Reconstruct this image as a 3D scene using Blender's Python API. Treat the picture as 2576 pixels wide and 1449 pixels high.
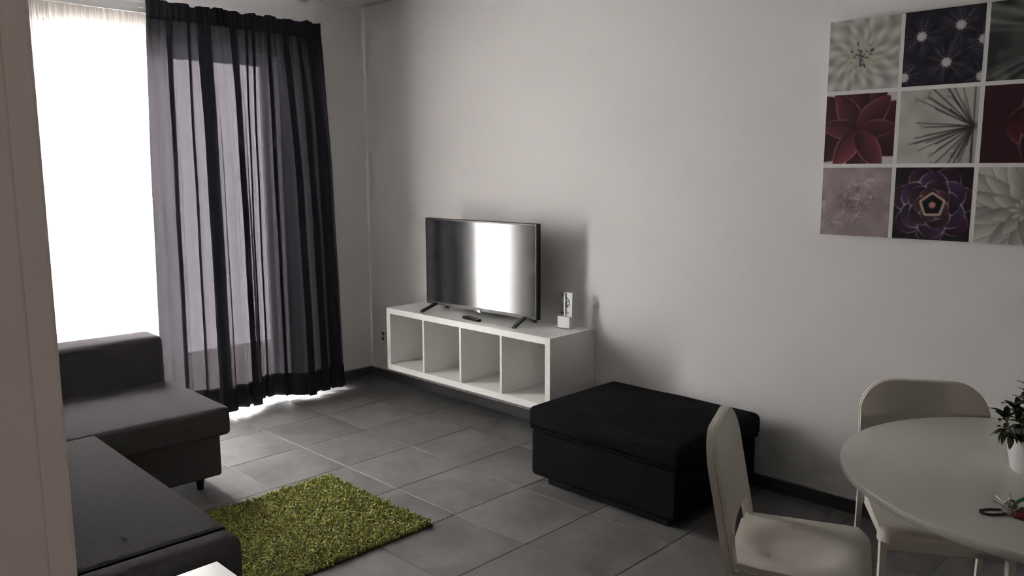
import bpy, bmesh, math, random
import numpy as np
from mathutils import Vector, Matrix
random.seed(7); RNG = np.random.default_rng(7)
S = bpy.context.scene
for o in list(bpy.data.objects): bpy.data.objects.remove(o)
COL = S.collection

# ------------------------------------------------------------------ camera
cam_d = bpy.data.cameras.new('camera'); cam = bpy.data.objects.new('camera', cam_d); COL.objects.link(cam)
cam_d.sensor_fit = 'HORIZONTAL'; cam_d.sensor_width = 36.0; cam_d.lens = 2052.85 * 36.0 / 2576.0
cam_d.clip_start = 0.02
r_ = Vector((0.71462408, 0.69950073, -0.00333946)); u_ = Vector((-0.09977886, 0.10665897, 0.98927652)); f_ = Vector((-0.69235583, 0.70662762, -0.14601646))
cam.matrix_world = Matrix(((r_.x, u_.x, -f_.x, 5.1006), (r_.y, u_.y, -f_.y, -3.6511), (r_.z, u_.z, -f_.z, 1.5835), (0, 0, 0, 1)))
S.camera = cam

# ------------------------------------------------------------------ light and exposure
SKY = 76.0
w = bpy.data.worlds.new('overcast_sky'); S.world = w; w.use_nodes = True
w.node_tree.nodes['Background'].inputs[0].default_value = (1.0, 0.977, 0.982, 1)
w.node_tree.nodes['Background'].inputs[1].default_value = SKY
pl = bpy.data.lights.new('window_portal', 'AREA'); pl.shape = 'RECTANGLE'; pl.size = 2.40; pl.size_y = 1.52; pl.cycles.is_portal = True
po = bpy.data.objects.new('window_portal', pl); COL.objects.link(po)
po.matrix_world = Matrix.Translation((-0.20, -1.45, 1.20)) @ Matrix.Rotation(math.radians(-90), 4, 'Y')
p2 = bpy.data.lights.new('fill_window_portal', 'AREA'); p2.shape = 'RECTANGLE'; p2.size = 0.6; p2.size_y = 0.6; p2.cycles.is_portal = True  # portal of the added fill window, out of view
p2o = bpy.data.objects.new('fill_window_portal', p2); COL.objects.link(p2o)
p2o.matrix_world = Matrix.Translation((7.72, -4.0, 1.7)) @ Matrix.Rotation(math.radians(90), 4, 'Y')
S.view_settings.view_transform = 'Standard'; S.view_settings.look = 'None'
S.view_settings.exposure = 0.0; S.view_settings.gamma = 1.0; S.view_settings.use_curve_mapping = False
S.cycles.use_denoising = True
S.cycles.max_bounces = 8; S.cycles.diffuse_bounces = 4; S.cycles.glossy_bounces = 3; S.cycles.transparent_max_bounces = 10
S.cycles.use_adaptive_sampling = True; S.cycles.adaptive_threshold = 0.05; S.cycles.caustics_reflective = False; S.cycles.caustics_refractive = False
S.cycles.sample_clamp_indirect = 0.0

# ------------------------------------------------------------------ materials
def srgb(r, g, b):
    f = lambda c: (c/255/12.92) if c/255 <= 0.04045 else ((c/255+0.055)/1.055)**2.4
    return (f(r), f(g), f(b), 1)
MATS = {}
def mat(name, color, rough=0.5, metal=0.0, noise=None, bump=None, spec=0.5, sheen=0.0, rand=0.0, coat=0.0):
    """noise=(scale, amount, detail) tints the colour; bump=(scale, strength, distance)"""
    if name in MATS: return MATS[name]
    m = bpy.data.materials.new(name); m.use_nodes = True; nt = m.node_tree; N = nt.nodes; L = nt.links
    b = N['Principled BSDF']
    b.inputs['Base Color'].default_value = color; b.inputs['Roughness'].default_value = rough; b.inputs['Metallic'].default_value = metal
    b.inputs['Specular IOR Level'].default_value = spec; b.inputs['Coat Weight'].default_value = coat
    if sheen: b.inputs['Sheen Weight'].default_value = sheen; b.inputs['Sheen Roughness'].default_value = 0.5
    tc = N.new('ShaderNodeTexCoord')
    src = None
    if noise:
        n = N.new('ShaderNodeTexNoise'); n.inputs['Scale'].default_value = noise[0]; n.inputs['Detail'].default_value = noise[2]
        L.new(tc.outputs['Object'], n.inputs['Vector'])
        mr = N.new('ShaderNodeMapRange'); mr.inputs[1].default_value = 0.3; mr.inputs[2].default_value = 0.7
        mr.inputs[3].default_value = 1 - noise[1]; mr.inputs[4].default_value = 1 + noise[1]
        L.new(n.outputs['Fac'], mr.inputs[0]); src = mr.outputs[0]
    if rand:
        oi = N.new('ShaderNodeObjectInfo'); mr2 = N.new('ShaderNodeMapRange'); mr2.inputs[3].default_value = 1 - rand; mr2.inputs[4].default_value = 1 + rand
        L.new(oi.outputs['Random'], mr2.inputs[0])
        if src is not None:
            mm = N.new('ShaderNodeMath'); mm.operation = 'MULTIPLY'; L.new(src, mm.inputs[0]); L.new(mr2.outputs[0], mm.inputs[1]); src = mm.outputs[0]
        else: src = mr2.outputs[0]
    if src is not None:
        vm = N.new('ShaderNodeVectorMath'); vm.operation = 'SCALE'; vm.inputs[0].default_value = color[:3]
        L.new(src, vm.inputs['Scale']); L.new(vm.outputs[0], b.inputs['Base Color'])
    if bump:
        n2 = N.new('ShaderNodeTexNoise'); n2.inputs['Scale'].default_value = bump[0]; n2.inputs['Detail'].default_value = 3
        L.new(tc.outputs['Object'], n2.inputs['Vector'])
        bp = N.new('ShaderNodeBump'); bp.inputs['Strength'].default_value = bump[1]; bp.inputs['Distance'].default_value = bump[2]
        L.new(n2.outputs['Fac'], bp.inputs['Height']); L.new(bp.outputs[0], b.inputs['Normal'])
    MATS[name] = m; return m

M_WALL = mat('white_wall_paint', (0.76, 0.745, 0.74, 1), 0.85, noise=(1.2, 0.012, 2), bump=(260, 0.12, 0.001), spec=0.25)
M_TAUPE = mat('taupe_wall_paint', (0.20, 0.190, 0.186, 1), 0.85, noise=(1.2, 0.012, 2), spec=0.25)
M_CEIL = mat('ceiling_paint', (0.55, 0.54, 0.53, 1), 0.9, noise=(1.5, 0.01, 2), spec=0.2)
M_GROUT = mat('grey_grout', (0.21, 0.20, 0.195, 1), 0.85, noise=(30, 0.08, 2))
M_SKIRT = mat('dark_grey_skirting', (0.085, 0.083, 0.085, 1), 0.45, noise=(6, 0.10, 4), spec=0.4)
M_BEAD = mat('pale_sealant', (0.52, 0.51, 0.50, 1), 0.6, noise=(40, 0.05, 2))
M_WHITE = mat('white_foil', (0.80, 0.79, 0.765, 1), 0.38, noise=(90, 0.015, 2), spec=0.45)
M_LACQ = mat('white_lacquer', (0.61, 0.59, 0.545, 1), 0.32, noise=(4, 0.015, 3), spec=0.5)
M_CHAIR = mat('ivory_lacquer', (0.60, 0.565, 0.50, 1), 0.42, noise=(5, 0.02, 3), spec=0.45)
M_SOFA = mat('charcoal_weave', (0.088, 0.083, 0.086, 1), 1.0, noise=(330, 0.30, 3), bump=(700, 0.5, 0.0015), spec=0.0)
M_OTTO = mat('black_cotton', (0.0125, 0.0122, 0.0140, 1), 0.95, noise=(14, 0.15, 4), bump=(1100, 0.3, 0.001), spec=0.06)
M_PIPE = mat('black_piping', (0.009, 0.009, 0.011, 1), 0.9, noise=(300, 0.15, 2), spec=0.1)
M_BLACK = mat('black_plastic', (0.009, 0.009, 0.010, 1), 0.28, noise=(50, 0.05, 2), spec=0.5)
M_MATTE = mat('matte_black_plastic', (0.012, 0.012, 0.013, 1), 0.5, noise=(50, 0.05, 2))
M_CHIN = mat('dark_grey_bezel', (0.055, 0.055, 0.062, 1), 0.32, noise=(60, 0.05, 2))
M_CHROME = mat('bright_chrome', (0.75, 0.74, 0.72, 1), 0.16, metal=1.0, noise=(80, 0.04, 2))
M_STEEL = mat('nickel_steel', (0.55, 0.52, 0.47, 1), 0.22, metal=1.0, noise=(80, 0.08, 2))
M_POT = mat('white_ceramic', (0.74, 0.735, 0.72, 1), 0.3, noise=(6, 0.015, 2))
M_SOIL = mat('dark_soil', (0.02, 0.016, 0.013, 1), 0.95, noise=(60, 0.4, 4), bump=(90, 0.8, 0.004))
M_LEAF = mat('green_leaf', (0.115, 0.130, 0.065, 1), 0.45, noise=(40, 0.25, 3), rand=0.35)
M_STEM = mat('brown_stem', (0.04, 0.035, 0.02, 1), 0.7, noise=(60, 0.2, 2))
M_RED = mat('red_fob', (0.16, 0.006, 0.012, 1), 0.4, noise=(40, 0.15, 2))
M_GREEN = mat('green_cord', (0.02, 0.20, 0.05, 1), 0.55, noise=(120, 0.2, 2))
M_STRAP = mat('grey_strap', (0.035, 0.032, 0.036, 1), 0.75, noise=(200, 0.25, 2))
M_NAVY = mat('navy_print', (0.012, 0.018, 0.045, 1), 0.45, noise=(50, 0.1, 2))
M_TEAL = mat('blue_grey_print', (0.10, 0.17, 0.24, 1), 0.45, noise=(50, 0.1, 2))
M_PAPER = mat('white_card', (0.80, 0.80, 0.81, 1), 0.5, noise=(50, 0.02, 2))
M_SASH = mat('white_aluminium', (0.62, 0.62, 0.62, 1), 0.4, noise=(30, 0.02, 2))
M_PLASTER = mat('taupe_frame_paint', (0.72, 0.66, 0.61, 1), 0.6, noise=(9, 0.02, 3), spec=0.3)
M_BALC = mat('terrace_stone', (0.36, 0.33, 0.30, 1), 0.8, noise=(5, 0.12, 4))
M_SOCKET = mat('grey_socket_plastic', (0.62, 0.61, 0.60, 1), 0.45, noise=(60, 0.03, 2))

def tile_mat():
    m = mat('grey_cement_tile', (0.155, 0.150, 0.147, 1), 0.46, spec=0.45)
    nt = m.node_tree; N = nt.nodes; L = nt.links; b = N['Principled BSDF']
    geo = N.new('ShaderNodeNewGeometry'); oi = N.new('ShaderNodeObjectInfo')
    off = N.new('ShaderNodeVectorMath'); off.operation = 'ADD'
    sc = N.new('ShaderNodeVectorMath'); sc.operation = 'SCALE'; sc.inputs[0].default_value = (37, 91, 13)
    L.new(oi.outputs['Random'], sc.inputs['Scale']); L.new(geo.outputs['Position'], off.inputs[0]); L.new(sc.outputs[0], off.inputs[1])
    n1 = N.new('ShaderNodeTexNoise'); n1.inputs['Scale'].default_value = 3.2; n1.inputs['Detail'].default_value = 6; n1.inputs['Roughness'].default_value = 0.62
    n2 = N.new('ShaderNodeTexNoise'); n2.inputs['Scale'].default_value = 26; n2.inputs['Detail'].default_value = 4
    L.new(off.outputs[0], n1.inputs['Vector']); L.new(off.outputs[0], n2.inputs['Vector'])
    cr = N.new('ShaderNodeValToRGB'); cr.color_ramp.elements[0].position = 0.30; cr.color_ramp.elements[1].position = 0.74
    cr.color_ramp.elements[0].color = (0.112, 0.105, 0.103, 1); cr.color_ramp.elements[1].color = (0.232, 0.223, 0.221, 1)
    L.new(n1.outputs['Fac'], cr.inputs[0])
    mr = N.new('ShaderNodeMapRange'); mr.inputs[3].default_value = 0.91; mr.inputs[4].default_value = 1.09; L.new(oi.outputs['Random'], mr.inputs[0])
    mr3 = N.new('ShaderNodeMapRange'); mr3.inputs[1].default_value = 0.3; mr3.inputs[2].default_value = 0.7; mr3.inputs[3].default_value = 0.94; mr3.inputs[4].default_value = 1.06
    L.new(n2.outputs['Fac'], mr3.inputs[0])
    mm = N.new('ShaderNodeMath'); mm.operation = 'MULTIPLY'; L.new(mr.outputs[0], mm.inputs[0]); L.new(mr3.outputs[0], mm.inputs[1])
    vm = N.new('ShaderNodeVectorMath'); vm.operation = 'SCALE'; L.new(cr.outputs[0], vm.inputs[0]); L.new(mm.outputs[0], vm.inputs['Scale'])
    L.new(vm.outputs[0], b.inputs['Base Color'])
    rr = N.new('ShaderNodeMapRange'); rr.inputs[3].default_value = 0.40; rr.inputs[4].default_value = 0.56; L.new(n1.outputs['Fac'], rr.inputs[0]); L.new(rr.outputs[0], b.inputs['Roughness'])
    return m
M_TILE = tile_mat()

def cloth_mat(name, diff, trans, grain, transparent=0.0, weave=None):
    m = bpy.data.materials.new(name); m.use_nodes = True; nt = m.node_tree; N = nt.nodes; L = nt.links
    N.remove(N['Principled BSDF']); out = N['Material Output']
    tc = N.new('ShaderNodeTexCoord'); mp = N.new('ShaderNodeMapping'); mp.inputs['Scale'].default_value = (1, 1, 0.55); L.new(tc.outputs['Object'], mp.inputs[0])
    n = N.new('ShaderNodeTexNoise'); n.inputs['Scale'].default_value = 230; n.inputs['Detail'].default_value = 2; L.new(mp.outputs[0], n.inputs['Vector'])
    mr = N.new('ShaderNodeMapRange'); mr.inputs[1].default_value = 0.3; mr.inputs[2].default_value = 0.7; mr.inputs[3].default_value = 1-grain; mr.inputs[4].default_value = 1+grain
    L.new(n.outputs['Fac'], mr.inputs[0])
    vm = N.new('ShaderNodeVectorMath'); vm.operation = 'SCALE'; vm.inputs[0].default_value = trans; L.new(mr.outputs[0], vm.inputs['Scale'])
    d = N.new('ShaderNodeBsdfDiffuse'); d.inputs[0].default_value = (*diff, 1)
    t = N.new('ShaderNodeBsdfTranslucent'); L.new(vm.outputs[0], t.inputs[0])
    a = N.new('ShaderNodeAddShader'); L.new(d.outputs[0], a.inputs[0]); L.new(t.outputs[0], a.inputs[1]); last = a.outputs[0]
    if weave:      # tiny open pores between the yarns
        v2 = N.new('ShaderNodeVectorMath'); v2.operation = 'SCALE'; v2.inputs[0].default_value = weave; L.new(mr.outputs[0], v2.inputs['Scale'])
        tr = N.new('ShaderNodeBsdfTransparent'); L.new(v2.outputs[0], tr.inputs[0]); a2 = N.new('ShaderNodeAddShader'); L.new(last, a2.inputs[0]); L.new(tr.outputs[0], a2.inputs[1]); last = a2.outputs[0]
    if transparent:
        tr = N.new('ShaderNodeBsdfTransparent'); mx = N.new('ShaderNodeMixShader'); mx.inputs[0].default_value = transparent
        L.new(last, mx.inputs[1]); L.new(tr.outputs[0], mx.inputs[2]); last = mx.outputs[0]
    L.new(last, out.inputs[0]); MATS[name] = m; return m
M_DRAPE = cloth_mat('blue_grey_drape', (0.030, 0.030, 0.037), (0.0019, 0.0018, 0.0020), 0.42, weave=(0.0040, 0.0036, 0.0041))
M_SHEER = cloth_mat('white_voile', (0.16, 0.157, 0.152), (0.78, 0.765, 0.75), 0.04, transparent=0.20)

def glass_mat(name, tint, fac):
    m = bpy.data.materials.new(name); m.use_nodes = True; nt = m.node_tree; N = nt.nodes; L = nt.links
    N.remove(N['Principled BSDF']); out = N['Material Output']
    tr = N.new('ShaderNodeBsdfTransparent'); tr.inputs[0].default_value = (*tint, 1); g = N.new('ShaderNodeBsdfGlossy'); g.inputs['Roughness'].default_value = 0.02
    mx = N.new('ShaderNodeMixShader'); mx.inputs[0].default_value = fac
    L.new(tr.outputs[0], mx.inputs[1]); L.new(g.outputs[0], mx.inputs[2]); L.new(mx.outputs[0], out.inputs[0])
    return m
M_GLASS = glass_mat('window_glass', (0.97, 0.98, 0.975), 0.04)
M_FILL_GLASS = glass_mat('fill_window_glass', (0.50, 0.465, 0.445), 0.04)  # tint sets how much fill the added window lets in
M_ACRYL = glass_mat('clear_acrylic', (0.94, 0.95, 0.95), 0.06)

def screen_mat():
    m = mat('television_screen', (0.006, 0.006, 0.007, 1), 0.11, spec=1.0, noise=(30, 0.02, 2))
    b = m.node_tree.nodes['Principled BSDF']; b.inputs['IOR'].default_value = 1.62
    b.inputs['Anisotropic'].default_value = 0.0
    return m
M_SCREEN = screen_mat()

# ------------------------------------------------------------------ helpers
def link(name, me, m=None, parent=None):
    o = bpy.data.objects.new(name, me); COL.objects.link(o)
    if m is not None and me is not None and not me.materials: me.materials.append(m)
    if parent is not None: o.parent = parent
    return o
def obj(name, bm, m, parent=None, smooth=False):
    me = bpy.data.meshes.new(name); bm.normal_update(); bm.to_mesh(me); bm.free()
    if smooth:
        for p in me.polygons: p.use_smooth = True
        if smooth is not True: me.set_sharp_from_angle(angle=math.radians(smooth))
    return link(name, me, m, parent)
def tag(o, label, cat, group=None):
    o['label'] = label; o['category'] = cat
    if group: o['group'] = group
    return o
def thing(name, label, cat, loc=(0, 0, 0), rz=0, group=None):
    o = bpy.data.objects.new(name, None); COL.objects.link(o); o.location = loc; o.rotation_euler = (0, 0, rz); o.empty_display_size = 0.1
    return tag(o, label, cat, group)
def struct(o): o['kind'] = 'structure'; return o
def box(bm, x0, x1, y0, y1, z0, z1, bev=0.0, seg=2, M=None):
    c = bmesh.ops.create_cube(bm, size=1.0)
    vs = c['verts']
    for v in vs: v.co = Vector((x0+(v.co.x+.5)*(x1-x0), y0+(v.co.y+.5)*(y1-y0), z0+(v.co.z+.5)*(z1-z0)))
    if bev:
        es = list({e for v in vs for e in v.link_edges})
        res = bmesh.ops.bevel(bm, geom=es, offset=bev, segments=seg, affect='EDGES', profile=0.5)
        vs = list({v for f in res['faces'] for v in f.verts} | {v for v in vs if v.is_valid})
    if M is not None:
        for v in vs: v.co = M @ v.co
    return vs
def boxes(*bs, bev=0.0, seg=2):
    bm = bmesh.new()
    for b in bs: box(bm, *b, bev=bev, seg=seg)
    return bm
def softbox(x0, x1, y0, y1, z0, z1, r=0.03, n=(24, 24, 10), crown=0.0, wob=0.0, seed=0, bulge=0.0):
    """box with rounded edges, a crowned top and slightly bulging sides, as upholstery"""
    bm = bmesh.new(); rng = random.Random(seed)
    nx, ny, nz = n; dim = Vector((x1-x0, y1-y0, z1-z0)); ctr = Vector(((x0+x1)/2, (y0+y1)/2, (z0+z1)/2)); h = dim/2
    V = {}
    def g(i, k):  # spread samples so that the rounded edge gets some
        t = i/k
        return 2*t-1
    def dens(i, k, half):
        a = min(r*1.15/half, 0.9); kk = 5
        if i <= kk: return -1 + a*i/kk
        if i >= k-kk: return 1 - a*(k-i)/kk
        return (-1+a) + (2-2*a)*(i-kk)/(k-2*kk)
    ph = [rng.uniform(0, 6.28) for _ in range(6)]
    def vert(i, j, k):
        key = (i, j, k)
        if key in V: return V[key]
        p = Vector((dens(i, nx, h.x)*h.x, dens(j, ny, h.y)*h.y, dens(k, nz, h.z)*h.z))
        u, v, wz = p.x/h.x, p.y/h.y, p.z/h.z
        q = Vector([max(-h[a]+r, min(h[a]-r, p[a])) for a in range(3)]); d = p-q
        if d.length > 1e-9: p = q + d.normalized()*r
        if crown and wz > 0: p.z += crown*(1-u*u)*(1-v*v)*wz
        if bulge: p.x += bulge*u*(1-wz*wz)*(1-v**4); p.y += bulge*v*(1-wz*wz)*(1-u**4)
        if wob:
            a = wob*(math.sin(7*p.x+ph[0])*math.sin(6*p.y+ph[1])+0.6*math.sin(17*p.x+ph[2]+5*p.z)*math.sin(13*p.y+ph[3]))
            if wz > 0: p.z += a*wz*(1-u**8)*(1-v**8)
            p.y += 0.6*wob*math.sin(15*p.x+ph[4])*math.sin(9*p.z+ph[5])*abs(v)
        V[key] = bm.verts.new(p+ctr); return V[key]
    def quad(a, b, c, d):
        try: bm.faces.new((a, b, c, d))
        except ValueError: pass
    for i in range(nx):
        for j in range(ny):
            quad(vert(i, j, nz), vert(i+1, j, nz), vert(i+1, j+1, nz), vert(i, j+1, nz))
            quad(vert(i, j, 0), vert(i, j+1, 0), vert(i+1, j+1, 0), vert(i+1, j, 0))
    for i in range(nx):
        for k in range(nz):
            quad(vert(i, 0, k), vert(i+1, 0, k), vert(i+1, 0, k+1), vert(i, 0, k+1))
            quad(vert(i, ny, k), vert(i, ny, k+1), vert(i+1, ny, k+1), vert(i+1, ny, k))
    for j in range(ny):
        for k in range(nz):
            quad(vert(0, j, k), vert(0, j, k+1), vert(0, j+1, k+1), vert(0, j+1, k))
            quad(vert(nx, j, k), vert(nx, j+1, k), vert(nx, j+1, k+1), vert(nx, j, k+1))
    bmesh.ops.recalc_face_normals(bm, faces=bm.faces)
    return bm
def tube(bm, pts, rad, seg=8, closed=False, caps=True):
    pts = [Vector(p) for p in pts]; n = len(pts); rings = []
    rads = rad if isinstance(rad, (list, tuple)) else [rad]*n
    prev = None
    for i, p in enumerate(pts):
        a = pts[(i-1) % n] if (closed or i > 0) else p; b = pts[(i+1) % n] if (closed or i < n-1) else p
        t = (b-a).normalized()
        if prev is None:
            nrm = t.cross(Vector((0, 0, 1)))
            if nrm.length < 1e-4: nrm = t.cross(Vector((1, 0, 0)))
        else: nrm = prev - t*prev.dot(t)
        nrm.normalize(); prev = nrm; bn = t.cross(nrm)
        rings.append([bm.verts.new(p+(nrm*math.cos(2*math.pi*k/seg)+bn*math.sin(2*math.pi*k/seg))*rads[i]) for k in range(seg)])
    m = n if closed else n-1
    for i in range(m):
        A, B = rings[i], rings[(i+1) % n]
        for k in range(seg): bm.faces.new((A[k], A[(k+1) % seg], B[(k+1) % seg], B[k]))
    if caps and not closed:
        bm.faces.new(rings[0][::-1]); bm.faces.new(rings[-1])
    bmesh.ops.recalc_face_normals(bm, faces=bm.faces)
def lathe(bm, prof, seg=48, cx=0, cy=0):
    rings = []
    for r, z in prof:
        if r < 1e-6: rings.append([bm.verts.new((cx, cy, z))])
        else: rings.append([bm.verts.new((cx+r*math.cos(2*math.pi*k/seg), cy+r*math.sin(2*math.pi*k/seg), z)) for k in range(seg)])
    for A, B in zip(rings, rings[1:]):
        for k in range(seg):
            if len(A) == 1: bm.faces.new((A[0], B[k], B[(k+1) % seg]))
            elif len(B) == 1: bm.faces.new((A[k], A[(k+1) % seg], B[0]))
            else: bm.faces.new((A[k], A[(k+1) % seg], B[(k+1) % seg], B[k]))
    bmesh.ops.recalc_face_normals(bm, faces=bm.faces)
def prism(bm, pts, axis_vec, M=None):
    """extrude a closed outline (list of 3D points) along axis_vec"""
    a = [bm.verts.new(Vector(p)) for p in pts]; b = [bm.verts.new(Vector(p)+Vector(axis_vec)) for p in pts]
    n = len(a); bm.faces.new(a[::-1]); bm.faces.new(b)
    for i in range(n): bm.faces.new((a[i], a[(i+1) % n], b[(i+1) % n], b[i]))
    if M is not None:
        for v in a+b: v.co = M @ v.co
    bmesh.ops.recalc_face_normals(bm, faces=bm.faces)
def gridmesh(name, P, m, parent=None, wrap=False):
    """P: array (a, b, 3) -> smooth quad grid"""
    a, b, _ = P.shape; me = bpy.data.meshes.new(name)
    idx = np.arange(a*b).reshape(a, b)
    q = np.stack([idx[:-1, :-1], idx[1:, :-1], idx[1:, 1:], idx[:-1, 1:]], -1).reshape(-1, 4)
    me.from_pydata(P.reshape(-1, 3).tolist(), [], q.tolist()); me.validate()
    for p in me.polygons: p.use_smooth = True
    return link(name, me, m, parent)

# ------------------------------------------------------------------ the room
H = 2.74; XR = 7.6; YF = -7.4; YP = -3.435; XP = 4.32
fl = struct(obj('floor', boxes((0, XR, YF, 0, -0.10, -0.0025)), M_GROUT))
PITCH = 0.441; TW = 0.4375
bm = boxes((-TW/2, TW/2, -TW/2, TW/2, -0.009, 0.0), bev=0.0012, seg=1)
tile_me = bpy.data.meshes.new('tile'); bm.to_mesh(tile_me); bm.free(); tile_me.materials.append(M_TILE)
tx0 = 0.645 - 2*PITCH; ty0 = 0.0415
cut = {}
for i in range(19):
    for j in range(18):
        x0 = tx0+i*PITCH; x1 = x0+PITCH; y1 = ty0-j*PITCH; y0 = y1-PITCH
        if x1 < 0.05 or x0 > XR-0.05 or y1 < YF+0.05: continue
        if y1 < YP-0.05 and x1 < XP-0.02: continue
        cx0, cx1, cy0, cy1 = max(x0, 0), min(x1, XR), max(y0, YF), min(y1, 0)
        if (cx0, cx1, cy0, cy1) == (x0, x1, y0, y1):
            o = link('tile', tile_me, None, fl); o.location = ((x0+x1)/2, (y0+y1)/2, 0)
        else:
            g = 0.00175
            o = obj('tile', boxes((cx0+g, cx1-g, cy0+g, cy1-g, -0.009, 0.0), bev=0.0012, seg=1), M_TILE, fl)
WY0, WY1, WZ = -2.165, -0.70, 2.335          # the window opening
struct(obj('wall_back', boxes((-0.25, XR+0.15, 0.0, 0.15, -0.1, H)), M_WALL))
struct(obj('wall_left', boxes((-0.25, 0, WY1, 0, -0.1, H), (-0.25, 0, YP, WY0, -0.1, H), (-0.25, 0, WY0, WY1, WZ, H)), M_WALL))
struct(obj('wall_front', boxes((-0.25, XP, YF, YP, -0.1, H)), M_TAUPE))
struct(obj('wall_right', boxes((XR, XR+0.15, YF, -4.3, -0.1, H), (XR, XR+0.15, -3.7, 0, -0.1, H), (XR, XR+0.15, -4.3, -3.7, -0.1, 1.4), (XR, XR+0.15, -4.3, -3.7, 2.0, H)), M_TAUPE))  # opening left for the added fill window
w2_ = bpy.data.objects.new('added_fill_window', None); COL.objects.link(w2_); w2_.location = (XR+0.06, -4.0, 1.7); struct(w2_)  # unseen window, added only to bring fill light in from this side
obj('frame', boxes((-0.03, 0.03, -0.3, -0.26, -0.3, 0.3), (-0.03, 0.03, 0.26, 0.3, -0.3, 0.3), (-0.03, 0.03, -0.26, 0.26, -0.3, -0.26), (-0.03, 0.03, -0.26, 0.26, 0.26, 0.3), bev=0.003), M_SASH, w2_)
obj('pane', boxes((-0.004, 0.004, -0.26, 0.26, -0.26, 0.26)), M_FILL_GLASS, w2_)
struct(obj('wall_hall', boxes((XP, XR+0.15, YF-0.15, YF, -0.1, H)), M_TAUPE))
struct(obj('ceiling', boxes((-0.25, XR+0.15, YF-0.15, 0.15, H, H+0.12)), M_CEIL))
struct(obj('balcony_floor', boxes((-1.9, -0.25, -4.2, 0.6, -0.14, -0.03)), M_BALC))
# door lining that covers the end of the near wall
tr = struct(obj('trim_1', boxes((XP, XP+0.014, -3.60, YP-0.018, 0.0, 2.4), bev=0.003), M_PLASTER))
obj('corner_bead', boxes((XP-0.03, XP+0.008, YP-0.018, YP+0.006, 0.0, 2.4), bev=0.004), M_PLASTER, tr)
BH = 0.0696
b = struct(obj('baseboard_back', boxes((0.010, XR, -0.010, 0.0, 0.0, BH-0.004), bev=0.0015, seg=1), M_SKIRT))
obj('sealant_bead', boxes((0.010, XR, -0.009, 0.0, BH-0.004, BH+0.003)), M_BEAD, b)
b = struct(obj('baseboard_left', boxes((0.0, 0.010, WY1+0.01, 0.0, 0.0, BH-0.004), bev=0.0015, seg=1), M_SKIRT))
obj('sealant_bead', boxes((0.0, 0.009, WY1+0.01, 0.0, BH-0.004, BH+0.003)), M_BEAD, b)
b = struct(obj('baseboard_window', boxes((0.0, 0.010, YP, WY0-0.01, 0.0, BH-0.004), bev=0.0015, seg=1), M_SKIRT))
# sliding balcony door behind the curtains
wn = bpy.data.objects.new('window_1', None); COL.objects.link(wn); wn.location = (-0.12, (WY0+WY1)/2, 0); struct(wn)
wc = (WY0+WY1)/2; hw = (WY1-WY0)/2
obj('frame', boxes((-0.05, 0.05, -hw, -hw+0.03, 0, WZ), (-0.05, 0.05, hw-0.03, hw, 0, WZ), (-0.05, 0.05, -hw+0.03, hw-0.03, WZ-0.03, WZ), (-0.05, 0.05, -hw+0.03, hw-0.03, 0, 0.035), bev=0.004), M_SASH, wn)
for s, xo in ((-1, 0.018), (1, -0.018)):
    a0, a1 = (-hw+0.03, -0.14) if s < 0 else (-0.18, hw-0.03)
    sa = obj('sash', boxes((xo-0.015, xo+0.015, a0, a0+0.035, 0.035, WZ-0.03), (xo-0.015, xo+0.015, a1-0.035, a1, 0.035, WZ-0.03),
                           (xo-0.015, xo+0.015, a0+0.035, a1-0.035, 0.035, 0.08), (xo-0.015, xo+0.015, a0+0.035, a1-0.035, WZ-0.065, WZ-0.03), bev=0.003), M_SASH, wn)
    obj('pane', boxes((xo-0.004, xo+0.004, a0+0.035, a1-0.035, 0.08, WZ-0.065)), M_GLASS, sa)
    if s < 0:
        obj('handle', boxes((xo+0.015, xo+0.045, a1-0.04, a1-0.012, 0.98, 1.16), bev=0.006), M_MATTE, sa)

# ------------------------------------------------------------------ curtains
def spline(pts, n):
    pts = np.array(pts, float); k = len(pts); t = np.linspace(0, k-1.0001, n); out = np.zeros((n, 2))
    for i, tt in enumerate(t):
        j = int(tt); f = tt-j; p0, p1, p2, p3 = (pts[max(j-1, 0)], pts[j], pts[min(j+1, k-1)], pts[min(j+2, k-1)])
        out[i] = 0.5*((2*p1)+(-p0+p2)*f+(2*p0-5*p1+4*p2-p3)*f*f+(-p0+3*p1-3*p2+p3)*f**3)
    return out
HY = [-1.67, -1.60, -1.53, -1.46, -1.40, -1.34, -1.29, -1.24, -1.20, -1.13, -1.06, -.976, -.864, -.76, -.68, -.61, -.55, -.50, -.45, -.40]
HX = [.115, .110, .155, .130, .165, .175, .205, .200, .165, .235, .185, .085, .092, .215, .275, .200, .255, .195, .245, .215]
def hem_x(y): return float(np.interp(y, HY, HX))
FOLDS = [(-1.519, .034, .040), (-1.395, .022, .035), (-1.290, .098, .070), (-1.083, .050, .050), (-.982, .016, .03), (-.931, .018, .03), (-.82, .03, .03), (-.70, .04, .04), (-.58, .03, .03), (-.49, .03, .03)]
BOT = []; yy_ = -1.665
for (yc, wd, dx) in FOLDS:            # each fold doubles back on itself, three layers deep
    while yy_ < yc-wd*.5-.03: BOT.append((yy_, hem_x(yy_))); yy_ += .022
    a = hem_x(yc)-dx*.5
    BOT += [(yc-wd*.5-.006, a), (yc+wd*.25, a), (yc+wd*.5, a+dx*.2), (yc+wd*.35, a+dx*.48), (yc-wd*.35, a+dx*.52), (yc-wd*.5, a+dx*.8), (yc-wd*.25, a+dx), (yc+wd*.5+.006, a+dx*.95)]
    yy_ = yc+wd*.5+.028
while yy_ < -.40: BOT.append((yy_, hem_x(yy_))); yy_ += .022
BOT += [(-.392, .20), (-.388, .16), (-.386, .12), (-.384, .06), (-.383, .012)]
NS = 760
bot = spline(BOT, NS)
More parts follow.
